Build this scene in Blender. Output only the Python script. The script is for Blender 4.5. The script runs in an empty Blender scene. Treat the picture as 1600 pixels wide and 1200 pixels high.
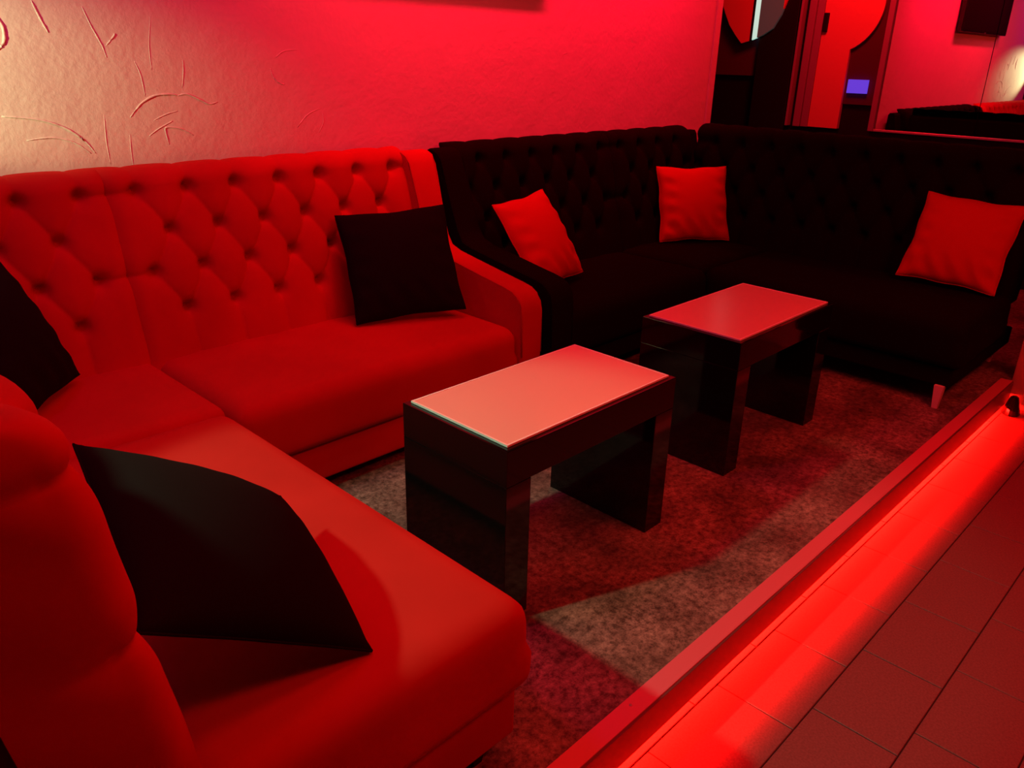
import bpy, bmesh, math, random
import numpy as np
from mathutils import Vector, Matrix

random.seed(7)
RNG = np.random.RandomState(11)
scene = bpy.context.scene
COL = scene.collection
rad = math.radians

# ------------------------------------------------------------------ camera
cam_data = bpy.data.cameras.new('camera')
cam_data.sensor_fit = 'HORIZONTAL'
cam_data.sensor_width = 36.0
cam_data.lens = 36.0 * 1247.65 / 1600.0
cam_data.clip_start = 0.02
cam = bpy.data.objects.new('camera', cam_data)
COL.objects.link(cam)
M = (Matrix.Rotation(rad(-45.98973), 4, 'Z') @ Matrix.Rotation(rad(67.62790), 4, 'X')
     @ Matrix.Rotation(rad(1.38843), 4, 'Z'))
cam.matrix_world = Matrix.Translation((0, 0, 1.5)) @ M
scene.camera = cam

# ------------------------------------------------------------------ view + world
scene.view_settings.view_transform = 'Standard'
scene.view_settings.look = 'None'
scene.view_settings.gamma = 1.0
scene.view_settings.exposure = 0.0
scene.view_settings.use_curve_mapping = False
w = bpy.data.worlds.new('world'); scene.world = w; w.use_nodes = True
w.node_tree.nodes['Background'].inputs[0].default_value = (0.02, 0.002, 0.004, 1)
w.node_tree.nodes['Background'].inputs[1].default_value = 0.3

# ------------------------------------------------------------------ lights
RED = (1.0, 0.026, 0.018)
def area(name, loc, target, sx, sy, power, color, spread=180):
    l = bpy.data.lights.new(name, 'AREA'); l.shape = 'RECTANGLE'
    l.size = sx; l.size_y = sy; l.energy = power; l.color = color; l.spread = rad(spread)
    o = bpy.data.objects.new(name, l); COL.objects.link(o)
    o.location = loc
    o.rotation_euler = (Vector(target) - Vector(loc)).to_track_quat('-Z', 'Y').to_euler()
    return o
# red ceiling panels over the seating, a red washer along the back wall, red light in aisle, fill light in passage
area('ceiling_red_light', (1.9, 2.1, 2.84), (1.9, 1.9, 0), 1.8, 0.9, 18.5, RED)
area('wall_wash_light', (3.45, 2.62, 2.84), (3.45, 3.15, 1.85), 2.9, 0.10, 21, (1.0, 0.003, 0.030), 75)
area('ceiling_near_light', (1.2, 0.75, 2.84), (1.2, 0.9, 0), 0.8, 0.5, 13, RED)
area('passage_fill_light', (5.75, 2.6, 2.8), (6.67, 2.9, 1.4), 0.5, 0.5, 36, (1.0, 0.008, 0.014))  # added to brighten the red door panel, no fixture known here
area('aisle_red_light', (2.6, -0.6, 2.8), (2.6, 0.2, 0), 1.5, 0.5, 52, RED)
# warm white spot in the left corner, grazing along the plaster
cl = bpy.data.lights.new('corner_lamp', 'SPOT'); cl.spot_size = rad(40); cl.spot_blend = .75; cl.energy = 84
cl.color = (1.0, 0.95, 0.46); cl.shadow_soft_size = 0.015
co = bpy.data.objects.new('corner_lamp', cl); COL.objects.link(co); co.location = (-0.25, 2.70, 1.58)
co.rotation_euler = (Vector((0.54, 3.15, 1.44)) - co.location).to_track_quat('-Z', 'Y').to_euler()
area('corner_magenta_light', (0.2, 2.2, 2.8), (0.6, 3.0, 1.2), 0.4, 0.4, 5, (0.5, 0.0, 0.6))
# small white lamp high on the left wall, aimed down at the near table
pl = bpy.data.lights.new('left_lamp', 'SPOT'); pl.spot_size = rad(46); pl.spot_blend = .35; pl.energy = 105
pl.color = (0.30, 0.66, 0.38); pl.shadow_soft_size = 0.04
po = bpy.data.objects.new('left_lamp', pl); COL.objects.link(po); po.location = (-0.20, 1.85, 1.76)
po.rotation_euler = (Vector((1.15, 1.43, 0.18)) - po.location).to_track_quat('-Z', 'Y').to_euler()
# LED strip tucked behind the nosing of the platform
area('nosing_led', (2.35, 0.868, -0.093), (2.35, 0.70, -0.15), 4.4, 0.006, 85, (1.0, 0.006, 0.003))

# ------------------------------------------------------------------ materials
def mat(name, color, rough=0.6, spec=0.5, metal=0.0, emit=None, estr=0.0, sheen=0.0, coat=0.0):
    m = bpy.data.materials.new(name); m.use_nodes = True
    b = m.node_tree.nodes['Principled BSDF']
    b.inputs['Base Color'].default_value = (*color, 1)
    b.inputs['Roughness'].default_value = rough
    b.inputs['Specular IOR Level'].default_value = spec
    b.inputs['Metallic'].default_value = metal
    if sheen:
        b.inputs['Sheen Weight'].default_value = sheen
        b.inputs['Sheen Roughness'].default_value = 0.4
        b.inputs['Sheen Tint'].default_value = (*[min(1, c * 1.5 + .05) for c in color], 1)
    if coat: b.inputs['Coat Weight'].default_value = coat
    if emit:
        b.inputs['Emission Color'].default_value = (*emit, 1)
        b.inputs['Emission Strength'].default_value = estr
    return m
def add_noise_bump(m, scale, strength, dist=0.01, detail=6, coords='Object'):
    nt = m.node_tree; b = nt.nodes['Principled BSDF']
    tc = nt.nodes.new('ShaderNodeTexCoord'); n = nt.nodes.new('ShaderNodeTexNoise'); bp = nt.nodes.new('ShaderNodeBump')
    n.inputs['Scale'].default_value = scale; n.inputs['Detail'].default_value = detail
    bp.inputs['Strength'].default_value = strength; bp.inputs['Distance'].default_value = dist
    nt.links.new(tc.outputs[coords], n.inputs['Vector']); nt.links.new(n.outputs['Fac'], bp.inputs['Height'])
    nt.links.new(bp.outputs['Normal'], b.inputs['Normal'])
    return nt, b, tc, n, bp
def color_var(m, scale, c1, c2, detail=4, lo=0.35, hi=0.65):
    nt = m.node_tree; b = nt.nodes['Principled BSDF']
    tc = nt.nodes.new('ShaderNodeTexCoord'); n = nt.nodes.new('ShaderNodeTexNoise'); r = nt.nodes.new('ShaderNodeValToRGB')
    n.inputs['Scale'].default_value = scale; n.inputs['Detail'].default_value = detail
    r.color_ramp.elements[0].position = lo; r.color_ramp.elements[1].position = hi
    r.color_ramp.elements[0].color = (*c1, 1); r.color_ramp.elements[1].color = (*c2, 1)
    nt.links.new(tc.outputs['Object'], n.inputs['Vector']); nt.links.new(n.outputs['Fac'], r.inputs['Fac'])
    nt.links.new(r.outputs['Color'], b.inputs['Base Color'])

M_VELVET = mat('red_velvet', (0.56, 0.045, 0.04), 0.9, 0.06)
color_var(M_VELVET, 3.0, (0.48, 0.026, 0.020), (0.56, 0.030, 0.024), 3)
add_noise_bump(M_VELVET, 900, 0.12, 0.002, 2)
M_BLACKV = mat('black_velvet', (0.008, 0.005, 0.003), 0.95, 0.03)
add_noise_bump(M_BLACKV, 900, 0.12, 0.002, 2)
M_BLACKP = mat('black_pillow_cloth', (0.010, 0.008, 0.008), 0.95, 0.05)
add_noise_bump(M_BLACKP, 700, 0.2, 0.002, 2)
M_REDP = mat('red_pillow_cloth', (0.60, 0.025, 0.02), 0.9, 0.06)
add_noise_bump(M_REDP, 700, 0.2, 0.002, 2)
M_BLACKG = mat('black_gloss_lacquer', (0.006, 0.004, 0.004), 0.07, 0.42)
M_GLASS = mat('milky_glass', (0.86, 0.60, 0.50), 0.22, 0.5)
M_GEDGE = mat('cut_glass_edge', (0.97, 0.97, 0.92), 0.6, 0.5)
M_BLACK = mat('black_matte', (0.006, 0.005, 0.005), 0.6, 0.3)
M_DARK = mat('dark_panel_paint', (0.012, 0.006, 0.009), 0.55, 0.3)
M_PURPLE = mat('dark_plum_paint', (0.075, 0.02, 0.045), 0.8, 0.1)
M_PANEL = mat('red_door_paint', (0.75, 0.25, 0.2), 0.7, 0.2)  # also colours the imitated red reflections in the pointed pane
M_JAMB = mat('jamb_paint', (0.30, 0.2, 0.3), 0.5, 0.4)
M_MIRROR = mat('mirror_silver', (0.86, 0.86, 0.86), 0.01, 0.5, metal=1.0)
M_TRIM = mat('brushed_trim', (0.75, 0.72, 0.70), 0.35, 0.5, metal=0.6)
M_NOSE = mat('painted_nosing', (0.78, 0.20, 0.26), 0.4, 0.3)
M_NFACE = mat('nosing_face_paint', (0.17, 0.06, 0.06), 0.4, 0.25)
M_LEG = mat('cream_plastic_leg', (0.85, 0.82, 0.72), 0.4, 0.5)
M_CEIL = mat('ceiling_paint', (0.10, 0.09, 0.09), 0.9, 0.1)
M_POST = mat('post_paint', (0.45, 0.35, 0.35), 0.6, 0.3)
M_CHROME = mat('dark_gloss', (0.02, 0.012, 0.012), 0.15, 0.6)
M_TV = mat('tv_plastic', (0.01, 0.01, 0.01), 0.25, 0.5)
M_SCREEN = mat('tv_glass', (0.012, 0.010, 0.012), 0.10, 0.5)
M_CYANREFL = mat('cyan_reflection', (0.5, 0.9, 0.8), 0.4, 0.5, emit=(0.38, 0.85, 0.72), estr=0.85)  # glow imitates a light strip reflected in the pointed mirror pane
M_GREY = mat('mirrored_dark_grey', (0.10, 0.11, 0.11), 0.3, 0.5, emit=(0.02, 0.022, 0.02), estr=0.8)  # faint glow imitates a dim reflection in the pointed mirror pane
M_VIOLET = mat('violet_sign', (0.03, 0.03, 0.2), 0.5, 0.1, emit=(0.12, 0.045, 0.66), estr=1.0)
M_LIT = mat('lit_monitor', (0.4, 0.4, 0.6), 0.5, 0.2, emit=(0.75, 0.78, 0.95), estr=0.9)
M_LED = mat('led_strip', (0.9, 0.2, 0.15), 0.5, 0.2, emit=(1.0, 0.006, 0.003), estr=2.0)

# plaster wall: fine trowel relief
M_WALL = mat('plaster', (0.80, 0.76, 0.70), 0.75, 0.2)
nt, b, tc, n, bp = add_noise_bump(M_WALL, 6.0, 0.30, 0.022, 9)
n.inputs['Roughness'].default_value = 0.55
n2 = nt.nodes.new('ShaderNodeTexNoise'); n2.inputs['Scale'].default_value = 45; n2.inputs['Detail'].default_value = 5
bp2 = nt.nodes.new('ShaderNodeBump'); bp2.inputs['Strength'].default_value = 0.30; bp2.inputs['Distance'].default_value = 0.006
nt.links.new(tc.outputs['Object'], n2.inputs['Vector']); nt.links.new(n2.outputs['Fac'], bp2.inputs['Height'])
nt.links.new(bp.outputs['Normal'], bp2.inputs['Normal']); nt.links.new(bp2.outputs['Normal'], b.inputs['Normal'])

# stone-look sheet floor of the platform
M_FLOOR = mat('stone_vinyl', (0.2, 0.18, 0.16), 0.42, 0.4)
nt = M_FLOOR.node_tree; b = nt.nodes['Principled BSDF']
tc = nt.nodes.new('ShaderNodeTexCoord')
na = nt.nodes.new('ShaderNodeTexNoise'); na.inputs['Scale'].default_value = 4.5; na.inputs['Detail'].default_value = 9; na.inputs['Roughness'].default_value = 0.62
nb = nt.nodes.new('ShaderNodeTexNoise'); nb.inputs['Scale'].default_value = 42; nb.inputs['Detail'].default_value = 9; nb.inputs['Roughness'].default_value = 0.82
ra = nt.nodes.new('ShaderNodeValToRGB'); rb = nt.nodes.new('ShaderNodeValToRGB')
ra.color_ramp.elements[0].position = .36; ra.color_ramp.elements[0].color = (.12, .105, .09, 1)
ra.color_ramp.elements[1].position = .66; ra.color_ramp.elements[1].color = (.34, .31, .27, 1)
rb.color_ramp.elements[0].position = .40; rb.color_ramp.elements[0].color = (.30, .28, .25, 1)
rb.color_ramp.elements[1].position = .64; rb.color_ramp.elements[1].color = (1.7, 1.7, 1.6, 1)
mx = nt.nodes.new('ShaderNodeMix'); mx.data_type = 'RGBA'; mx.blend_type = 'MULTIPLY'; mx.inputs[0].default_value = 1.0
for q in (na, nb): nt.links.new(tc.outputs['Object'], q.inputs['Vector'])
nt.links.new(na.outputs['Fac'], ra.inputs['Fac']); nt.links.new(nb.outputs['Fac'], rb.inputs['Fac'])
nt.links.new(ra.outputs['Color'], mx.inputs[6]); nt.links.new(rb.outputs['Color'], mx.inputs[7])
nt.links.new(mx.outputs[2], b.inputs['Base Color'])
bp = nt.nodes.new('ShaderNodeBump'); bp.inputs['Strength'].default_value = .25; bp.inputs['Distance'].default_value = .004
nt.links.new(nb.outputs['Fac'], bp.inputs['Height']); nt.links.new(bp.outputs['Normal'], b.inputs['Normal'])
mr = nt.nodes.new('ShaderNodeMapRange'); mr.inputs['To Min'].default_value = .25; mr.inputs['To Max'].default_value = .6
nt.links.new(na.outputs['Fac'], mr.inputs['Value']); nt.links.new(mr.outputs['Result'], b.inputs['Roughness'])

M_TILE = mat('brown_red_tile', (0.30, 0.20, 0.20), 0.45, 0.4)
color_var(M_TILE, 160, (0.21, 0.085, 0.085), (0.28, 0.115, 0.115), 3)
add_noise_bump(M_TILE, 300, 0.25, 0.002, 3)
M_GROUT = mat('dark_grout', (0.05, 0.035, 0.035), 0.9, 0.1)

# ------------------------------------------------------------------ helpers
def link_mesh(name, me, m, parent=None, smooth=False):
    me.materials.append(m)
    if smooth:
        for p in me.polygons: p.use_smooth = True
    o = bpy.data.objects.new(name, me); COL.objects.link(o)
    if parent: o.parent = parent
    return o
def obj(name, bm, m, parent=None, smooth=False):
    me = bpy.data.meshes.new(name); bmesh.ops.recalc_face_normals(bm, faces=bm.faces)
    bm.to_mesh(me); bm.free()
    return link_mesh(name, me, m, parent, smooth)
def box(name, x0, x1, y0, y1, z0, z1, m, parent=None, bev=0.0, seg=2):
    bm = bmesh.new(); bmesh.ops.create_cube(bm, size=1)
    for v in bm.verts:
        v.co = Vector(((x0 + x1) / 2 + v.co.x * (x1 - x0), (y0 + y1) / 2 + v.co.y * (y1 - y0), (z0 + z1) / 2 + v.co.z * (z1 - z0)))
    if bev: bmesh.ops.bevel(bm, geom=bm.edges[:], offset=bev, segments=seg, profile=0.5, affect='EDGES')
    return obj(name, bm, m, parent, smooth=False)
def prism(name, pts, mapf, d0, d1, m, parent=None, bev=0.0, seg=3, smooth=False):
    """pts: 2D outline, mapf(a,b,d)->xyz, extruded from d0 to d1"""
    bm = bmesh.new()
    A = [bm.verts.new(mapf(a, b_, d0)) for a, b_ in pts]; B = [bm.verts.new(mapf(a, b_, d1)) for a, b_ in pts]
    f0 = bm.faces.new(A); f1 = bm.faces.new(B[::-1]); k = len(pts)
    for i in range(k): bm.faces.new((A[i], B[i], B[(i + 1) % k], A[(i + 1) % k]))
    bmesh.ops.recalc_face_normals(bm, faces=bm.faces)
    if bev:
        es = set(f0.edges) | set(f1.edges)
        bmesh.ops.bevel(bm, geom=list(es), offset=bev, segments=seg, profile=0.5, affect='EDGES')
    return obj(name, bm, m, parent, smooth)
def tube(name, pts, r, m, parent=None, n=6):
    vs, fs = [], []
    pts = [Vector(p) for p in pts]
    for i, p in enumerate(pts):
        t = (pts[min(i + 1, len(pts) - 1)] - pts[max(i - 1, 0)]).normalized()
        a = t.orthogonal().normalized(); b_ = t.cross(a)
        rr = r[i] if isinstance(r, (list, tuple)) else r
        for k in range(n):
            an = 2 * math.pi * k / n
            vs.append(p + a * math.cos(an) * rr + b_ * math.sin(an) * rr)
    for i in range(len(pts) - 1):
        for k in range(n):
            fs.append((i * n + k, i * n + (k + 1) % n, (i + 1) * n + (k + 1) % n, (i + 1) * n + k))
    fs.append(tuple(range(n))[::-1]); fs.append(tuple((len(pts) - 1) * n + k for k in range(n)))
    me = bpy.data.meshes.new(name); me.from_pydata(vs, [], fs)
    return link_mesh(name, me, m, parent, True)
def empty(name, loc=(0, 0, 0)):
    o = bpy.data.objects.new(name, None); COL.objects.link(o); o.location = loc; o.empty_display_size = .1
    return o
def tag(o, label, cat, group=None):
    o['label'] = label; o['category'] = cat
    if group: o['group'] = group
    return o
def struct(o):
    o['kind'] = 'structure'; return o

# ================================================================== SETTING
FZ = -0.15
struct(box('floor', -0.6, 6.67, 0.82, 4.9, -0.08, 0.0, M_FLOOR))
fl = struct(box('floor_lower', -1.6, 6.67, -1.6, 0.90, -0.25, FZ - 0.004, M_GROUT))
# running-third-bond tiles of the aisle
TW, TD, J = 0.339, 0.2315, 0.0035
tile_me = {}
def tile(x0, x1, y0, y1):
    key = (round(x1 - x0, 4), round(y1 - y0, 4))
    if key not in tile_me:
        bm = bmesh.new(); bmesh.ops.create_cube(bm, size=1)
        for v in bm.verts: v.co = Vector((v.co.x * key[0], v.co.y * key[1], v.co.z * 0.012))
        bmesh.ops.bevel(bm, geom=[e for e in bm.edges if all(v.co.z > 0 for v in e.verts)], offset=0.0015, segments=1, affect='EDGES')
        bmesh.ops.recalc_face_normals(bm, faces=bm.faces)
        me = bpy.data.meshes.new('tile'); bm.to_mesh(me); bm.free(); me.materials.append(M_TILE); tile_me[key] = me
    o = bpy.data.objects.new('tile', tile_me[key]); COL.objects.link(o); o.parent = fl
    o.location = ((x0 + x1) / 2, (y0 + y1) / 2, FZ - 0.006 + random.uniform(-.0006, 0))
for r in range(-3, 4):                       # r = 0 spans y 0.343 .. 0.575
    y0 = 0.3435 + r * TD; y1 = min(y0 + TD, 0.895)
    if y0 > 0.88: continue
    off = 1.823 - r * 0.113
    k0 = math.floor((0.4 - off) / TW); k1 = math.ceil((4.7 - off) / TW)
    for k in range(k0, k1):
        x0 = off + k * TW
        tile(x0 + J / 2, x0 + TW - J / 2, y0 + J / 2, y1 - J / 2)

# platform edge: nosing (top plate and face), riser, hidden LED strip
tr = struct(empty('trim_1', (2.2, 0.84, 0)))
def ch(o, p):   # parent while keeping world position
    o.parent = p; o.matrix_parent_inverse = Matrix.Translation(p.location).inverted(); return o
ch(box('nosing_plate', -0.6, 4.56, 0.812, 0.866, -0.012, 0.004, M_NOSE, bev=0.002), tr)
ch(box('nosing_face', -0.6, 4.56, 0.805, 0.815, -0.106, 0.001, M_NFACE, bev=0.001), tr)
ch(box('riser', -0.6, 4.6, 0.89, 0.90, -0.16, -0.012, M_NOSE), tr)
ch(box('led_strip', 0.1, 4.55, 0.872, 0.882, -0.099, -0.091, M_LED), tr)
ch(tube('screw_head', [(1.330, 0.845, 0.003), (1.330, 0.845, 0.0055)], 0.004, M_TRIM, n=10), tr)
struct(box('trim_2', 4.585, 4.80, 0.30, 0.82, FZ, 2.9, M_POST, bev=0.004))

# back wall with trowelled plaster and its end trim
wb = struct(box('wall_back', -0.6, 5.13, 3.15, 3.27, -0.1, 2.9, M_WALL))
te = struct(box('trim_3', 5.13, 5.195, 3.138, 3.285, 0.0, 2.9, M_WALL, bev=0.004))
struct(box('wall_left', -0.72, -0.6, -1.6, 3.27, -0.25, 2.9, M_DARK))
struct(box('wall_front', -0.72, 6.79, -1.72, -1.6, -0.25, 2.9, M_DARK))
struct(box('wall_passage', 5.0, 6.79, 4.9, 5.0, 0, 2.9, M_DARK))
struct(box('wall_right', 6.69, 6.81, -1.72, 4.9, -0.25, 2.9, M_BLACK))
struct(box('ceiling', -0.72, 6.81, -1.72, 5.0, 2.9, 3.0, M_CEIL))

# raised ridges left by the trowel: (x,z) paths on the wall, read as relief under the grazing lamp
def wl(pts, r, sub=6):
    out = []
    P = [Vector((a, b_)) for a, b_ in pts]
    for i in range(len(P) - 1):
        p0 = P[max(i - 1, 0)]; p1 = P[i]; p2 = P[i + 1]; p3 = P[min(i + 2, len(P) - 1)]
        for k in range(sub):
            t = k / sub
            q = 0.5 * ((2 * p1) + (-p0 + p2) * t + (2 * p0 - 5 * p1 + 4 * p2 - p3) * t * t + (-p0 + 3 * p1 - 3 * p2 + p3) * t ** 3)
            out.append((q.x, 3.1508, q.y))
    out.append((P[-1].x, 3.1508, P[-1].y))
    k = len(out)
    rr = [.0006 + .85 * r * (0.25 + 0.75 * math.sin(math.pi * min(1, max(0, (i + .5) / k))) ** .6) * random.uniform(.8, 1.15) for i in range(k)]
    tube('plaster_ridge', out, rr, M_WALL, wb, n=6)
RIDGES = [
    ([(1.215, 1.258), (1.262, 1.305), (1.318, 1.332), (1.38, 1.335), (1.402, 1.330)], .0045),
    ([(1.402, 1.330), (1.44, 1.335), (1.487, 1.315), (1.525, 1.298), (1.56, 1.305)], .004),
    ([(1.345, 1.155), (1.338, 1.20), (1.345, 1.218), (1.40, 1.210), (1.445, 1.185)], .0035),
    ([(0.80, 1.275), (0.90, 1.262), (0.98, 1.235), (1.04, 1.19), (1.075, 1.14)], .0045),
    ([(0.86, 1.195), (0.94, 1.200), (1.01, 1.18), (1.06, 1.14)], .003),
    ([(1.11, 1.62), (1.13, 1.56), (1.155, 1.50), (1.165, 1.46)], .0028),
    ([(0.955, 1.63), (0.975, 1.57), (0.99, 1.535)], .004),
    ([(0.83, 1.60), (0.856, 1.55), (0.850, 1.50), (0.82, 1.475)], .006),
    ([(1.17, 1.50), (1.20, 1.53), (1.205, 1.54)], .004),
    ([(1.26, 1.45), (1.275, 1.40), (1.28, 1.33)], .0022),
    ([(1.44, 1.455), (1.437, 1.42), (1.425, 1.36)], .0022),
    ([(1.34, 1.60), (1.32, 1.50), (1.318, 1.42)], .0018),
    ([(1.30, 1.245), (1.35, 1.265), (1.395, 1.275)], .0025),
    ([(1.275, 1.19), (1.315, 1.215), (1.37, 1.24)], .003),
    ([(1.20, 1.08), (1.20, 1.14), (1.205, 1.20)], .002),
    ([(1.12, 1.10), (1.118, 1.18), (1.125, 1.27)], .002),
    ([(1.83, 1.47), (1.87, 1.495), (1.93, 1.50)], .0022),
    ([(1.80, 1.43), (1.815, 1.39), (1.845, 1.37), (1.86, 1.368)], .0028),
    ([(1.90, 1.19), (1.96, 1.245), (2.03, 1.27)], .0022),
    ([(2.035, 1.25), (2.035, 1.21), (2.01, 1.17)], .0022),
    ([(3.10, 1.53), (3.115, 1.525)], .0018), ([(3.60, 1.51), (3.64, 1.52)], .0018),
]
for p, r in RIDGES: wl(p, r)

# ------------------------------------------------------------------ wall across the passage (x = 6.67)
XM = 6.67
yz = lambda a, b_, d: (d, a, b_)
# mirror in two panes with a bottom rail and a side frame
mir = struct(empty('trim_4', (XM, 1.5, 1.02)))
ch(box('mirror_pane', XM - .006, XM + .02, 1.8475, 2.562, 1.028, 2.88, M_MIRROR), mir)
ch(box('mirror_pane', XM - .006, XM + .02, -1.5, 1.8425, 1.028, 2.88, M_MIRROR), mir)
ch(box('mirror_rail', XM - .02, XM + .02, -1.5, 2.60, 1.012, 1.028, M_TRIM, bev=.002), mir)
ch(box('mirror_frame', XM - .03, XM + .02, 2.562, 2.605, 1.012, 2.88, M_JAMB, bev=.003), mir)
# plum painted wall at the end of the passage, black column, jambs
struct(box('wall_plum', XM - .012, XM + .02, 3.62, 4.88, 1.385, 2.9, M_PURPLE))
struct(box('wall_plum_recess', XM - .004, XM + .02, 2.61, 2.85, 1.2, 2.9, M_PURPLE))
struct(box('trim_5', XM - .06, XM + .02, 3.30, 3.62, 0, 2.9, M_BLACK, bev=.004))
jm = struct(empty('door_1', (XM, 3.0, 0)))
ch(box('jamb', XM - .05, XM + .02, 3.272, 3.292, 1.008, 2.9, M_JAMB, bev=.002), jm)
ch(box('jamb', XM - .05, XM + .02, 3.165, 3.222, 1.008, 2.9, M_JAMB, bev=.003), jm)
ch(box('jamb', XM - .035, XM + .02, 3.102, 3.160, 1.008, 2.9, M_JAMB, bev=.003), jm)
cy, cz, R = 3.0, 1.93, 0.362
disc = []
for i in range(41):
    t = i / 40; th = rad(105) - t * rad(105 + 65.5)   # measured with 0 pointing to -y
    disc.append((cy - R * math.cos(th), cz + R * math.sin(th)))
kp = [(3.098, 1.012)] + disc + [(2.85, 1.012)]
kp[1:1] = [(3.098, disc[0][1])]
ch(prism('door_leaf', kp, yz, XM - .03, XM + .01, M_PANEL), jm)
ch(box('door_lock', XM - .055, XM - .03, 3.053, 3.090, 1.728, 1.862, M_BLACK, bev=.003), jm)

sg = box('light_sign', XM - .03, XM - .006, 2.665, 2.822, 1.284, 1.384, M_VIOLET, bev=.002)
tag(sg, 'small glowing violet rectangular sign in the dark gap beside the red door', 'sign')

# pointed round mirror pane; coloured and glowing segments stand in for its reflections
zb_pts = [(3.38, 2.10), (3.402, 1.963), (3.44, 1.85), (3.497, 1.751), (3.58, 1.70), (3.679, 1.66), (3.767, 1.637),
          (3.83, 1.70), (3.897, 1.777), (3.95, 1.87), (4.006, 1.978), (4.04, 2.10)]
def zb(y):
    for (a, b_), (c, d) in zip(zb_pts, zb_pts[1:]):
        if a <= y <= c: return b_ + (d - b_) * (y - a) / (c - a)
    return zb_pts[-1][1]
def zt(y): return 4.2 - zb(y)
dp = tag(empty('decorative_pane', (XM - .08, 3.75, 1.64)), 'pointed rounded mirror pane, reflections built in as coloured segments with a pale cyan glowing strip, by the plum wall', 'glass pane')
def slab(name, y0, y1, m, d0, d1):
    ys = sorted({y0, y1, *[p[0] for p in zb_pts if y0 < p[0] < y1]})
    pts = [(y, zb(y)) for y in ys] + [(y, zt(y)) for y in reversed(ys)]
    ch(prism(name, pts, yz, d0, d1, m), dp)
slab('red_reflection', 3.695, 4.04, M_PANEL, XM - .085, XM - .061)
slab('dark_reflection', 3.672, 3.695, M_BLACK, XM - .085, XM - .061)
slab('light_reflection', 3.628, 3.672, M_CYANREFL, XM - .085, XM - .061)
slab('grey_reflection', 3.425, 3.628, M_GREY, XM - .085, XM - .061)
slab('red_reflection', 3.38, 3.425, M_PANEL, XM - .085, XM - .061)
dp.children[0]['label'] = 'red segment imitating a mirror reflection'

# television high on the back wall (its lower edge and mirror image show)
tv = tag(empty('television', (2.63, 3.10, 1.875)), 'large black flat television mounted high on the red back wall', 'television')
ch(box('casing', 1.83, 3.44, 3.085, 3.138, 1.84, 2.76, M_TV, bev=.006), tv)
ch(box('screen', 1.842, 3.428, 3.0815, 3.086, 1.86, 2.748, M_SCREEN), tv)
ch(box('wall_bracket', 2.45, 2.85, 3.138, 3.1485, 2.05, 2.45, M_TV), tv)
ch(box('logo_light', 2.62, 2.65, 3.0805, 3.084, 1.847, 1.851, M_TRIM), tv)
# lit monitor near the left end of the back wall, only seen in the mirror
mo = tag(empty('monitor', (-0.02, 3.12, 1.12)), 'dark framed monitor with lit lower edge, mirrored at the far right', 'monitor')
ch(box('monitor_frame', -0.30, 0.13, 3.10, 3.15, 1.11, 1.75, M_TV, bev=.004), mo)
ch(box('lit_screen', -0.27, 0.09, 3.097, 3.101, 1.14, 1.22, M_LIT), mo)

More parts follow.
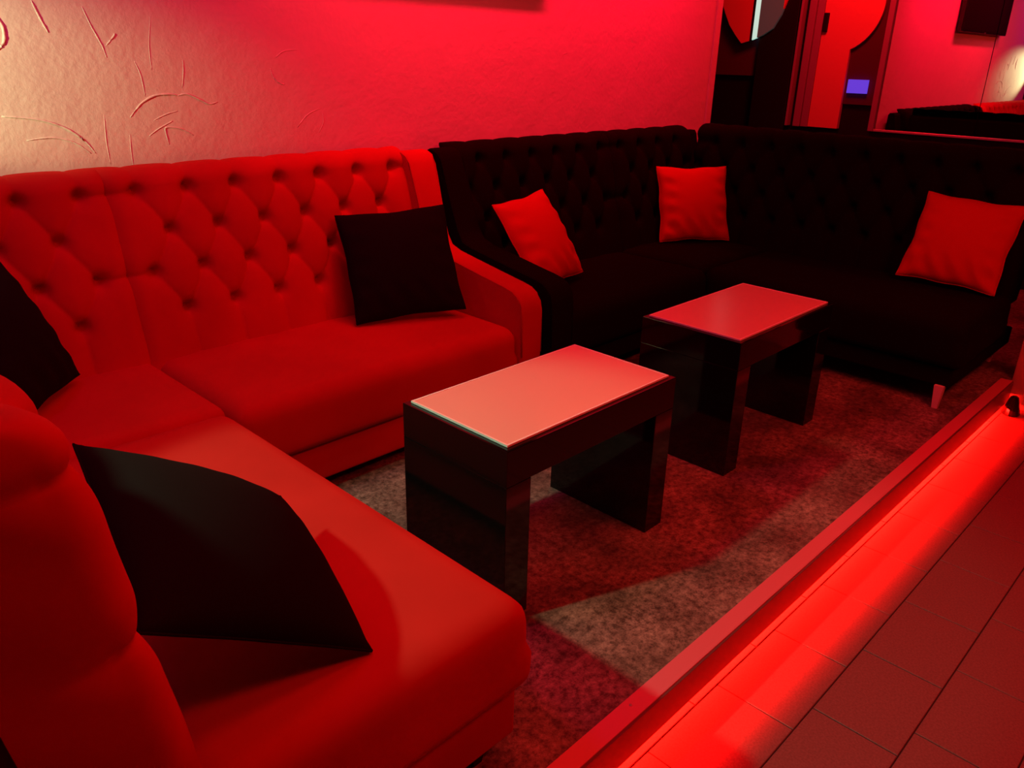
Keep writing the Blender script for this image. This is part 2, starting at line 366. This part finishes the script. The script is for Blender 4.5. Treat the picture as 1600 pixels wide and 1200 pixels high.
# ================================================================== SOFAS
LEAN = 0.25
def tufted(name, W, z0, z1, mapf, odd0, even0, rows, m, parent, sp=0.192, res=0.009, wrap_a=(0.05, 0.05), rad_a=(0.046, 0.046),
           wrap_t=0.105, puff=0.014, dip=0.044, maxd=.088):
    """Tufted pad as one displaced sheet. (u,v): u along the back, v = height. mapf(u, depth, z) -> world, depth>0 out of the pad.
    rows = list of (z, parity)."""
    rt = 0.05
    us = np.arange(-wrap_a[0], W + wrap_a[1] + res * .5, res)
    vs = np.arange(z0, z1 + wrap_t + res * .5, res)
    U, V = np.meshgrid(us, vs)
    btn = []
    for z, par in rows:
        o = odd0 if par else even0
        x = o
        line = []
        while x < W - 0.03:
            if x > 0.03: line.append(x)
            x += sp
        btn.append((z, par, line))
    segs = []
    for i, (z, par, line) in enumerate(btn):
        if i + 1 < len(btn):
            z2, p2, l2 = btn[i + 1]
            for a in line:
                for c in l2:
                    if abs(abs(a - c) - sp / 2) < .02: segs.append((a, z, c, z2))
        if i == 0:
            for a in line: segs.append((a, z, a, z1 + 1))
        if i == len(btn) - 1:
            for a in line: segs.append((a, z, a, z0 - 1))
        if line and line[0] < sp * .75: segs.append((line[0], z, -1, z))
        if line and W - line[-1] < sp * .75: segs.append((line[-1], z, W + 1, z))
    D = np.full(U.shape, 9.0)
    for (x1, y1, x2, y2) in segs:
        dx, dy = x2 - x1, y2 - y1; L2 = dx * dx + dy * dy
        t = np.clip(((U - x1) * dx + (V - y1) * dy) / L2, 0, 1)
        D = np.minimum(D, np.hypot(U - x1 - t * dx, V - y1 - t * dy))
    D = D + np.maximum(0, -U - .02) * .8
    B = np.full(U.shape, 9.0)
    for z, par, line in btn:
        for a in line: B = np.minimum(B, np.hypot((U - a), V - z))
    h = puff * (1 - (1 - np.clip(D / 0.085, 0, 1)) ** 2)
    h = h + 0.004 * (np.clip(D / 0.010, 0, 1) - 1) + .008                      # narrow crease line
    h = h - dip * np.exp(-(B / 0.021) ** 2) - 0.012 * np.exp(-(B / 0.045) ** 2)
    # soft irregularity
    h = h + 0.002 * np.sin(U * 23 + V * 11) * np.sin(V * 17 - U * 5)
    # rounding over the edges
    ra0, ra1 = rad_a
    eu0 = np.maximum(0, (ra0) - U); eu1 = np.maximum(0, U - (W - ra1)); ev = np.maximum(0, V - (z1 - rt))
    r_eff = np.where(eu0 > 0, ra0, ra1)
    eu = eu0 + eu1; sgn = np.where(eu0 > 0, -1.0, 1.0)
    # separable rounded box: side arc then top arc
    th = np.clip(eu / r_eff, 0, math.pi / 2); ex = np.maximum(0, eu - r_eff * math.pi / 2)
    tv_ = np.clip(ev / rt, 0, math.pi / 2); ez = np.maximum(0, ev - rt * math.pi / 2)
    uc = np.clip(U, ra0, W - ra1); vc = np.minimum(V, z1 - rt)
    nx = sgn * np.sin(th) * np.cos(tv_); nz = np.sin(tv_) ; ny = np.cos(th) * np.cos(tv_)
    pu = uc + sgn * r_eff * np.sin(th)
    pz = vc + rt * np.sin(tv_)
    pd = -(r_eff * (1 - np.cos(th)) + ex) - (rt * (1 - np.cos(tv_)) + ez)
    k = np.sqrt(nx ** 2 + ny ** 2 + nz ** 2) + 1e-9
    pd = np.maximum(pd, -maxd)
    hs = h * np.clip(1 - 0.4 * tv_ / 1.57, 0, 1)
    pu = pu + hs * nx / k; pd = pd + hs * ny / k; pz = pz + hs * nz / k * .6
    nv, nu = U.shape
    verts = [mapf(a, d, z) for a, d, z in zip(pu.ravel(), pd.ravel(), pz.ravel())]
    idx = np.arange(nv * nu).reshape(nv, nu)
    faces = np.stack([idx[:-1, :-1], idx[:-1, 1:], idx[1:, 1:], idx[1:, :-1]], -1).reshape(-1, 4).tolist()
    me = bpy.data.meshes.new(name); me.from_pydata(verts, [], faces); me.update()
    pad = link_mesh(name, me, m, parent, True)
    # covered buttons at the bottom of the dips
    bme = bpy.data.meshes.new('button')
    bm = bmesh.new(); bmesh.ops.create_uvsphere(bm, u_segments=8, v_segments=5, radius=0.0095)
    bm.to_mesh(bme); bm.free(); bme.materials.append(m)
    for p in bme.polygons: p.use_smooth = True
    for z, par, line in btn:
        for a in line:
            bo = bpy.data.objects.new('button', bme); COL.objects.link(bo); bo.parent = pad
            bo.location = mapf(a, -dip - 0.012 + 0.001, z)
    return pad

def cushion(name, x0, x1, y0, y1, z0, z1, m, parent, r=0.045, puff=0.012, res=0.03):
    """rounded upholstered block, slightly domed on top"""
    nx = max(6, int((x1 - x0) / res)); ny = max(6, int((y1 - y0) / res)); nz = 8
    bm = bmesh.new(); bmesh.ops.create_cube(bm, size=2)
    # build a subdivided cube by hand
    bm.clear(); vd = {}
    def V(i, j, k):
        key = (i, j, k)
        if key not in vd:
            def rm(t, n, L):     # denser towards the borders
                s = t / n * 2 - 1
                return math.copysign(1 - (1 - abs(s)) ** 1.0, s)
            p = Vector(((rm(i, nx, 1)) * (x1 - x0) / 2, rm(j, ny, 1) * (y1 - y0) / 2, rm(k, nz, 1) * (z1 - z0) / 2))
            hx, hy, hz = (x1 - x0) / 2, (y1 - y0) / 2, (z1 - z0) / 2
            rb = 0.018 if p.z < 0 else r
            inner = Vector((max(-hx + rb, min(hx - rb, p.x)), max(-hy + rb, min(hy - rb, p.y)), max(-hz + rb, min(hz - rb, p.z))))
            d = p - inner
            # warp to spread verts over the arc
            if d.length > 1e-6: q = inner + d.normalized() * rb
            else: q = p.copy()
            fx, fy = 1 - (p.x / hx) ** 4, 1 - (p.y / hy) ** 4
            if p.z > 0: q.z += puff * max(0, fx) ** .5 * max(0, fy) ** .5
            gz = max(0, 1 - (p.z / hz) ** 2)
            if abs(p.x) > hx - 1e-4: q.x += math.copysign(.003 * gz, p.x)
            if abs(p.y) > hy - 1e-4: q.y += math.copysign(.003 * gz, p.y)
            vd[key] = bm.verts.new(q + Vector(((x0 + x1) / 2, (y0 + y1) / 2, (z0 + z1) / 2)))
        return vd[key]
    for i in range(nx):
        for j in range(ny):
            for k in (0, nz): bm.faces.new([V(i, j, k), V(i + 1, j, k), V(i + 1, j + 1, k), V(i, j + 1, k)])
    for i in range(nx):
        for k in range(nz):
            for j in (0, ny): bm.faces.new([V(i, j, k), V(i + 1, j, k), V(i + 1, j, k + 1), V(i, j, k + 1)])
    for j in range(ny):
        for k in range(nz):
            for i in (0, nx): bm.faces.new([V(i, j, k), V(i, j + 1, k), V(i, j + 1, k + 1), V(i, j, k + 1)])
    return obj(name, bm, m, parent, True)

ROWS = [(1.014, 1), (0.873, 0), (0.732, 1), (0.590, 0)]
ZT = 1.088
def sofa(name, MX, fabric, label, leg_mat, xs, yend, first_col, arm_x, res, mirror, ztop_side=ZT):
    """Corner sofa drawn in its own frame, MX(x) maps its x to world (mirrored for the black one)."""
    root = empty(name, (0, 0, 0)); tag(root, label, 'sofa')
    seamx, endx = xs                          # corner seam and end of the long tufted panel
    def P(x, y, z): return (MX(x), y, z)
    def yb(d, z): return 2.855 + (z - .42) * LEAN - d
    def xb(d, z): return (.295 if mirror else .326) - (z - .42) * .14 + d
    # long panel, corner panel, side panel
    tufted('backrest', endx - seamx, 0.36, ZT, lambda u, d, z: P(seamx + u, yb(d, z), z), 0.096, 0.192, ROWS, fabric, root, res=res, rad_a=(.046, .046))
    cx0 = 0.185 if mirror else 0.24
    tufted('backrest', seamx - cx0, 0.36, ZT, lambda u, d, z: P(cx0 + u, yb(d, z), z), (seamx - cx0 - .096) % .192, (seamx - cx0) % .192, ROWS, fabric, root, res=res)
    tufted('backrest', 2.93 - yend, 0.36, ztop_side, lambda u, d, z: P(xb(d, z), yend + u, z), 0.105, 0.201, ROWS, fabric, root, res=res, wrap_a=(.17, .02), rad_a=(.035, .034), puff=.017, maxd=.19)
    # shell behind the pads
    A = lambda a, b_, d: P(d, a, b_)
    back = [(2.93, 0.12), (2.93, .42), (3.06, 1.04), (3.075, 1.062), (3.115, 1.062), (3.128, 1.045), (3.128, 0.12)]
    prism('back_shell', back, A, 0.02, endx + .02, fabric, root, bev=.006)
    side = [(0.25, 0.12), (0.25, .42), (0.18, 1.0), (0.165, 1.03), (0.11, 1.03), (0.09, 1.01), (0.05, 0.12)]
    side = [(a, b_ if b_ < 1 else b_ + ztop_side - ZT) for a, b_ in side]
    prism('back_shell', side, lambda a, b_, d: P(a, d, b_), yend + .006, 2.95, fabric, root, bev=.006)
    def span(a, b_): return (min(MX(a), MX(b_)), max(MX(a), MX(b_)))
    # seats
    x0, x1 = span(0.32, 1.05); cushion('seat_cushion', x0, x1, yend - .055, 2.285, 0.205, 0.425, fabric, root, r=.05)
    x0, x1 = span(0.32, seamx + .012); cushion('seat_cushion', x0, x1, 2.293, 2.90, 0.205, 0.425, fabric, root, r=.03)
    x0, x1 = span(seamx + .018, arm_x[0]); cushion('seat_cushion', x0, x1, 2.235, 2.90, 0.205, 0.422, fabric, root, r=.05)
    # base plinths
    x0, x1 = span(0.06, 1.025); box('base', x0, x1, yend - .03, 3.1, (0.105 if mirror else .055), 0.20, fabric, root, bev=.008)
    x0, x1 = span(1.026, arm_x[0]); box('base', x0, x1, 2.262, 3.1, (0.095 if mirror else .055), 0.20, fabric, root, bev=.008)
    # arm with its rising wing
    a0, a1 = arm_x
    prof = [(2.225, .10), (2.215, .30), (2.218, .49), (2.228, .53), (2.25, .56), (2.28, .577), (2.33, .588), (2.45, .607), (2.62, .635),
            (2.74, .655), (2.80, .675), (2.835, .72), (2.875, .82), (2.93, .965), (2.955, 1.03), (2.98, 1.066), (3.015, 1.080), (3.045, 1.081), (3.075, 1.066), (3.088, 1.03), (3.09, .10)]
    def AM(a, b_, d):
        sh = (0 if mirror else .035) * max(0, (b_ - .64) / .44) if d > (a0 + a1) / 2 else 0
        return P(d + sh, a, b_)
    prism('arm', prof, AM, a0, a1, fabric, root, bev=.014, seg=4, smooth=True)
    pip = [Vector(P(a0 + .004, a + (.004 if a < 2.9 else 0), b_ - .006)) for a, b_ in prof[1:18]]
    tube('piping', pip, .0038, fabric, root)
    tube('piping', [Vector(P(a1 - .004, a + (.004 if a < 2.9 else 0), b_ - .006)) + Vector((MX(1) - MX(0), 0, 0)) * ((0 if mirror else .035) * max(0, (b_ - .64) / .44)) for a, b_ in prof[1:18]], .0038, fabric, root)
    # seam along the underside of the seat front
    # legs
    def leg(x, y):
        bm = bmesh.new()
        bmesh.ops.create_cone(bm, cap_ends=True, segments=4, radius1=.017, radius2=.030, depth=.112 if mirror else .06)
        for v in bm.verts:
            v.co = Matrix.Rotation(rad(45), 3, 'Z') @ v.co
            if v.co.z < 0: v.co.y += .0; v.co.x += (-.006 if mirror else .006)
        o = obj('leg', bm, leg_mat, root); o.location = (MX(x), y, .056 if mirror else .03)
        if leg_mat is M_LEG: o['label'] = 'cream tapered leg'
    for lx, ly in ((1.025 if mirror else .93, yend + .01), (0.12, yend + .03), (0.12, 3.02), (1.0, 2.32), (endx - .05, 2.33), (endx - .05, 3.02)): leg(lx, ly)
    return root
S1 = sofa('corner_sofa', lambda x: x, M_VELVET, 'red velvet corner sofa with deep button-tufted back against the wall', M_BLACK,
          (1.04, 2.372), 0.985, 0, (2.348, 2.475), 0.0075, False)
S2 = sofa('corner_sofa', lambda x: 4.93 - x, M_BLACKV, 'black velvet corner sofa in the dark far corner, three red pillows on it', M_LEG,
          (1.04, 2.262), 0.965, 0, (2.245, 2.392), 0.012, True, ztop_side=1.108)

# ================================================================== PILLOWS
def pillow(label, c, yaw, tilt, roll, s, m, thick=.075, seed=0, group=None, pinch=.05, wav=.01):
    N = 36
    rs = np.random.RandomState(seed); ph = rs.rand(8) * 6.28
    g = np.linspace(-1, 1, N)
    U, V = np.meshgrid(g, g)
    # sides pulled in between the corners
    X = U * (1 - pinch * (1 - V ** 2) ** 1.0 + wav * np.sin(V * 7 + ph[0]) * (1 - V ** 2))
    Z = V * (1 - pinch * (1 - U ** 2) ** 1.0 + wav * np.sin(U * 6 + ph[1]) * (1 - U ** 2))
    T = ((1 - U ** 2).clip(0) ** .55) * ((1 - V ** 2).clip(0) ** .55)
    edge = np.maximum(abs(U), abs(V))
    wr = .006 * np.sin((U * 9 + V * 5) * 1.6 + ph[2]) * np.exp(-((V + .75) / .3) ** 2) + .004 * np.sin(V * 16 + U * 4 + ph[3]) * np.exp(-((abs(U) - .8) / .2) ** 2)
    wr = wr * (1 - edge ** 6) * wav / .01
    hs = s / 2
    verts, faces = [], []
    for sgn in (-1, 1):
        Y = (-(thick + .012) if sgn < 0 else thick * .3) * T + sgn * (wr * (1 if sgn < 0 else .3) + .002)
        for a, b_, c_ in zip((X * hs).ravel(), Y.ravel(), (Z * hs).ravel()): verts.append((a, b_, c_))
    for l in range(2):
        o_ = l * N * N
        for j in range(N - 1):
            for i in range(N - 1):
                q = (o_ + j * N + i, o_ + j * N + i + 1, o_ + (j + 1) * N + i + 1, o_ + (j + 1) * N + i)
                faces.append(q if l == 0 else q[::-1])
    bd = [i for i in range(N)] + [j * N + N - 1 for j in range(1, N)] + [(N - 1) * N + i for i in range(N - 2, -1, -1)] + [j * N for j in range(N - 2, 0, -1)]
    for k in range(len(bd)):
        a, b_ = bd[k], bd[(k + 1) % len(bd)]
        faces.append((b_, a, a + N * N, b_ + N * N))
    me = bpy.data.meshes.new('throw_pillow'); me.from_pydata(verts, [], faces); me.update()
    o = link_mesh('throw_pillow', me, m, None, True)
    o.matrix_world = Matrix.Translation((c[0], c[1], c[2] + .012)) @ Matrix.Rotation(rad(yaw), 4, 'Z') @ Matrix.Rotation(rad(tilt), 4, 'X') @ Matrix.Rotation(rad(roll), 4, 'Y')
    # stitched seam round the edge
    seam = [Vector(((verts[i][0]), 0, verts[i][2])) for i in bd] + [Vector((verts[bd[0]][0], 0, verts[bd[0]][2]))]
    tube('seam', seam, .0028, m, o)
    tag(o, label, 'pillow', group)
    return o
GB, GR = 'black throw pillows on the red sofa', 'red throw pillows on the black sofa'
pillow('black square throw pillow beside the right arm of the red sofa', (2.082, 2.690, .652), -26, -31.3, -3.8, .479, M_BLACKP, seed=1, group=GB)
pillow('black throw pillow lying tilted on the near end of the red sofa', (.541, 1.262, .616), 61.2, -52.8, -22.7, .478, M_BLACKP, seed=2, group=GB, pinch=.02, wav=.002)
pillow('black throw pillow in the left corner of the red sofa, cut by the frame', (.55, 2.67, .672), 50, -25, 0, .475, M_BLACKP, seed=3, group=GB)
pillow('tilted red pillow resting behind the left arm of the black sofa', (2.912, 2.645, .644), 11.3, -32.3, -2.7, .473, M_REDP, seed=4, group=GR, wav=.016, pinch=.06)
pillow('upright red pillow standing in the corner of the black sofa', (4.426, 2.732, .650), -33.7, -20.6, 0, .467, M_REDP, seed=5, group=GR, wav=.018, pinch=.06)
pillow('red pillow leaning on the right side back of the black sofa', (4.534, 1.2, .652), -85, -29.1, 3, .475, M_REDP, seed=6, group=GR, wav=.017, pinch=.06)

# ================================================================== TABLES
def table(x0, x1, y0, y1, label):
    H = .55; T = .095                                    # height, slab and beam thickness
    root = tag(empty('coffee_table', ((x0 + x1) / 2, (y0 + y1) / 2, 0)), label, 'table', 'black coffee tables with glass tops')
    cx, cy = (x0 + x1) / 2, (y0 + y1) / 2
    def B(n, a0, a1, b0, b1, c0, c1, m, bev=.0015): return box(n, a0 - cx, a1 - cx, b0 - cy, b1 - cy, c0, c1, m, root, bev=bev, seg=2)
    B('leg', x0, x0 + T, y0, y1, 0, H - .11, M_BLACKG); B('leg', x1 - T, x1, y0, y1, 0, H - .11, M_BLACKG)
    B('apron', x0, x1, y0, y1, H - .1095, H - .002, M_BLACKG)
    e = .018
    g = B('glass_top', x0 + e, x1 - e, y0 + e, y1 - e, H - .001, H + .004, M_GLASS, bev=.0)
    g['label'] = 'milky glass top'
    # bright ground edge round the pane
    bm = bmesh.new()
    o_ = (x0 + e - cx - .0005, x1 - e - cx + .0005, y0 + e - cy - .0005, y1 - e - cy + .0005); wd = .006
    i_ = (o_[0] + wd, o_[1] - wd, o_[2] + wd, o_[3] - wd)
    for (a, b_, c, d) in ((o_[0], o_[1], o_[2], i_[2]), (o_[0], o_[1], i_[3], o_[3]), (o_[0], i_[0], i_[2], i_[3]), (i_[1], o_[1], i_[2], i_[3])):
        r = bmesh.ops.create_cube(bm, size=1)
        for v in r['verts']: v.co = Vector(((a + b_) / 2 + v.co.x * (b_ - a), (c + d) / 2 + v.co.y * (d - c), H + .0022 + v.co.z * .0060))
    obj('glass_edge', bm, M_GEDGE, g)
    return root
table(1.322, 2.098, 1.288, 1.722, 'near black gloss coffee table with a pinkish milky glass top')
table(2.556, 3.326, 1.312, 1.752, 'far black gloss coffee table with a deep red lit glass top')

# dark chrome foot at the end of the platform edge
bm = bmesh.new()
bmesh.ops.create_cone(bm, cap_ends=True, segments=16, radius1=.045, radius2=.018, depth=.10)
bmesh.ops.bevel(bm, geom=[e for e in bm.edges if abs(e.verts[0].co.z - e.verts[1].co.z) < 1e-5], offset=.006, segments=2, affect='EDGES')
ft = obj('metal_foot', bm, M_CHROME, None, False); ft.location = (4.49, .77, FZ + .051)
tag(ft, 'small dark glossy conical foot at the far end of the lit step', 'fitting')
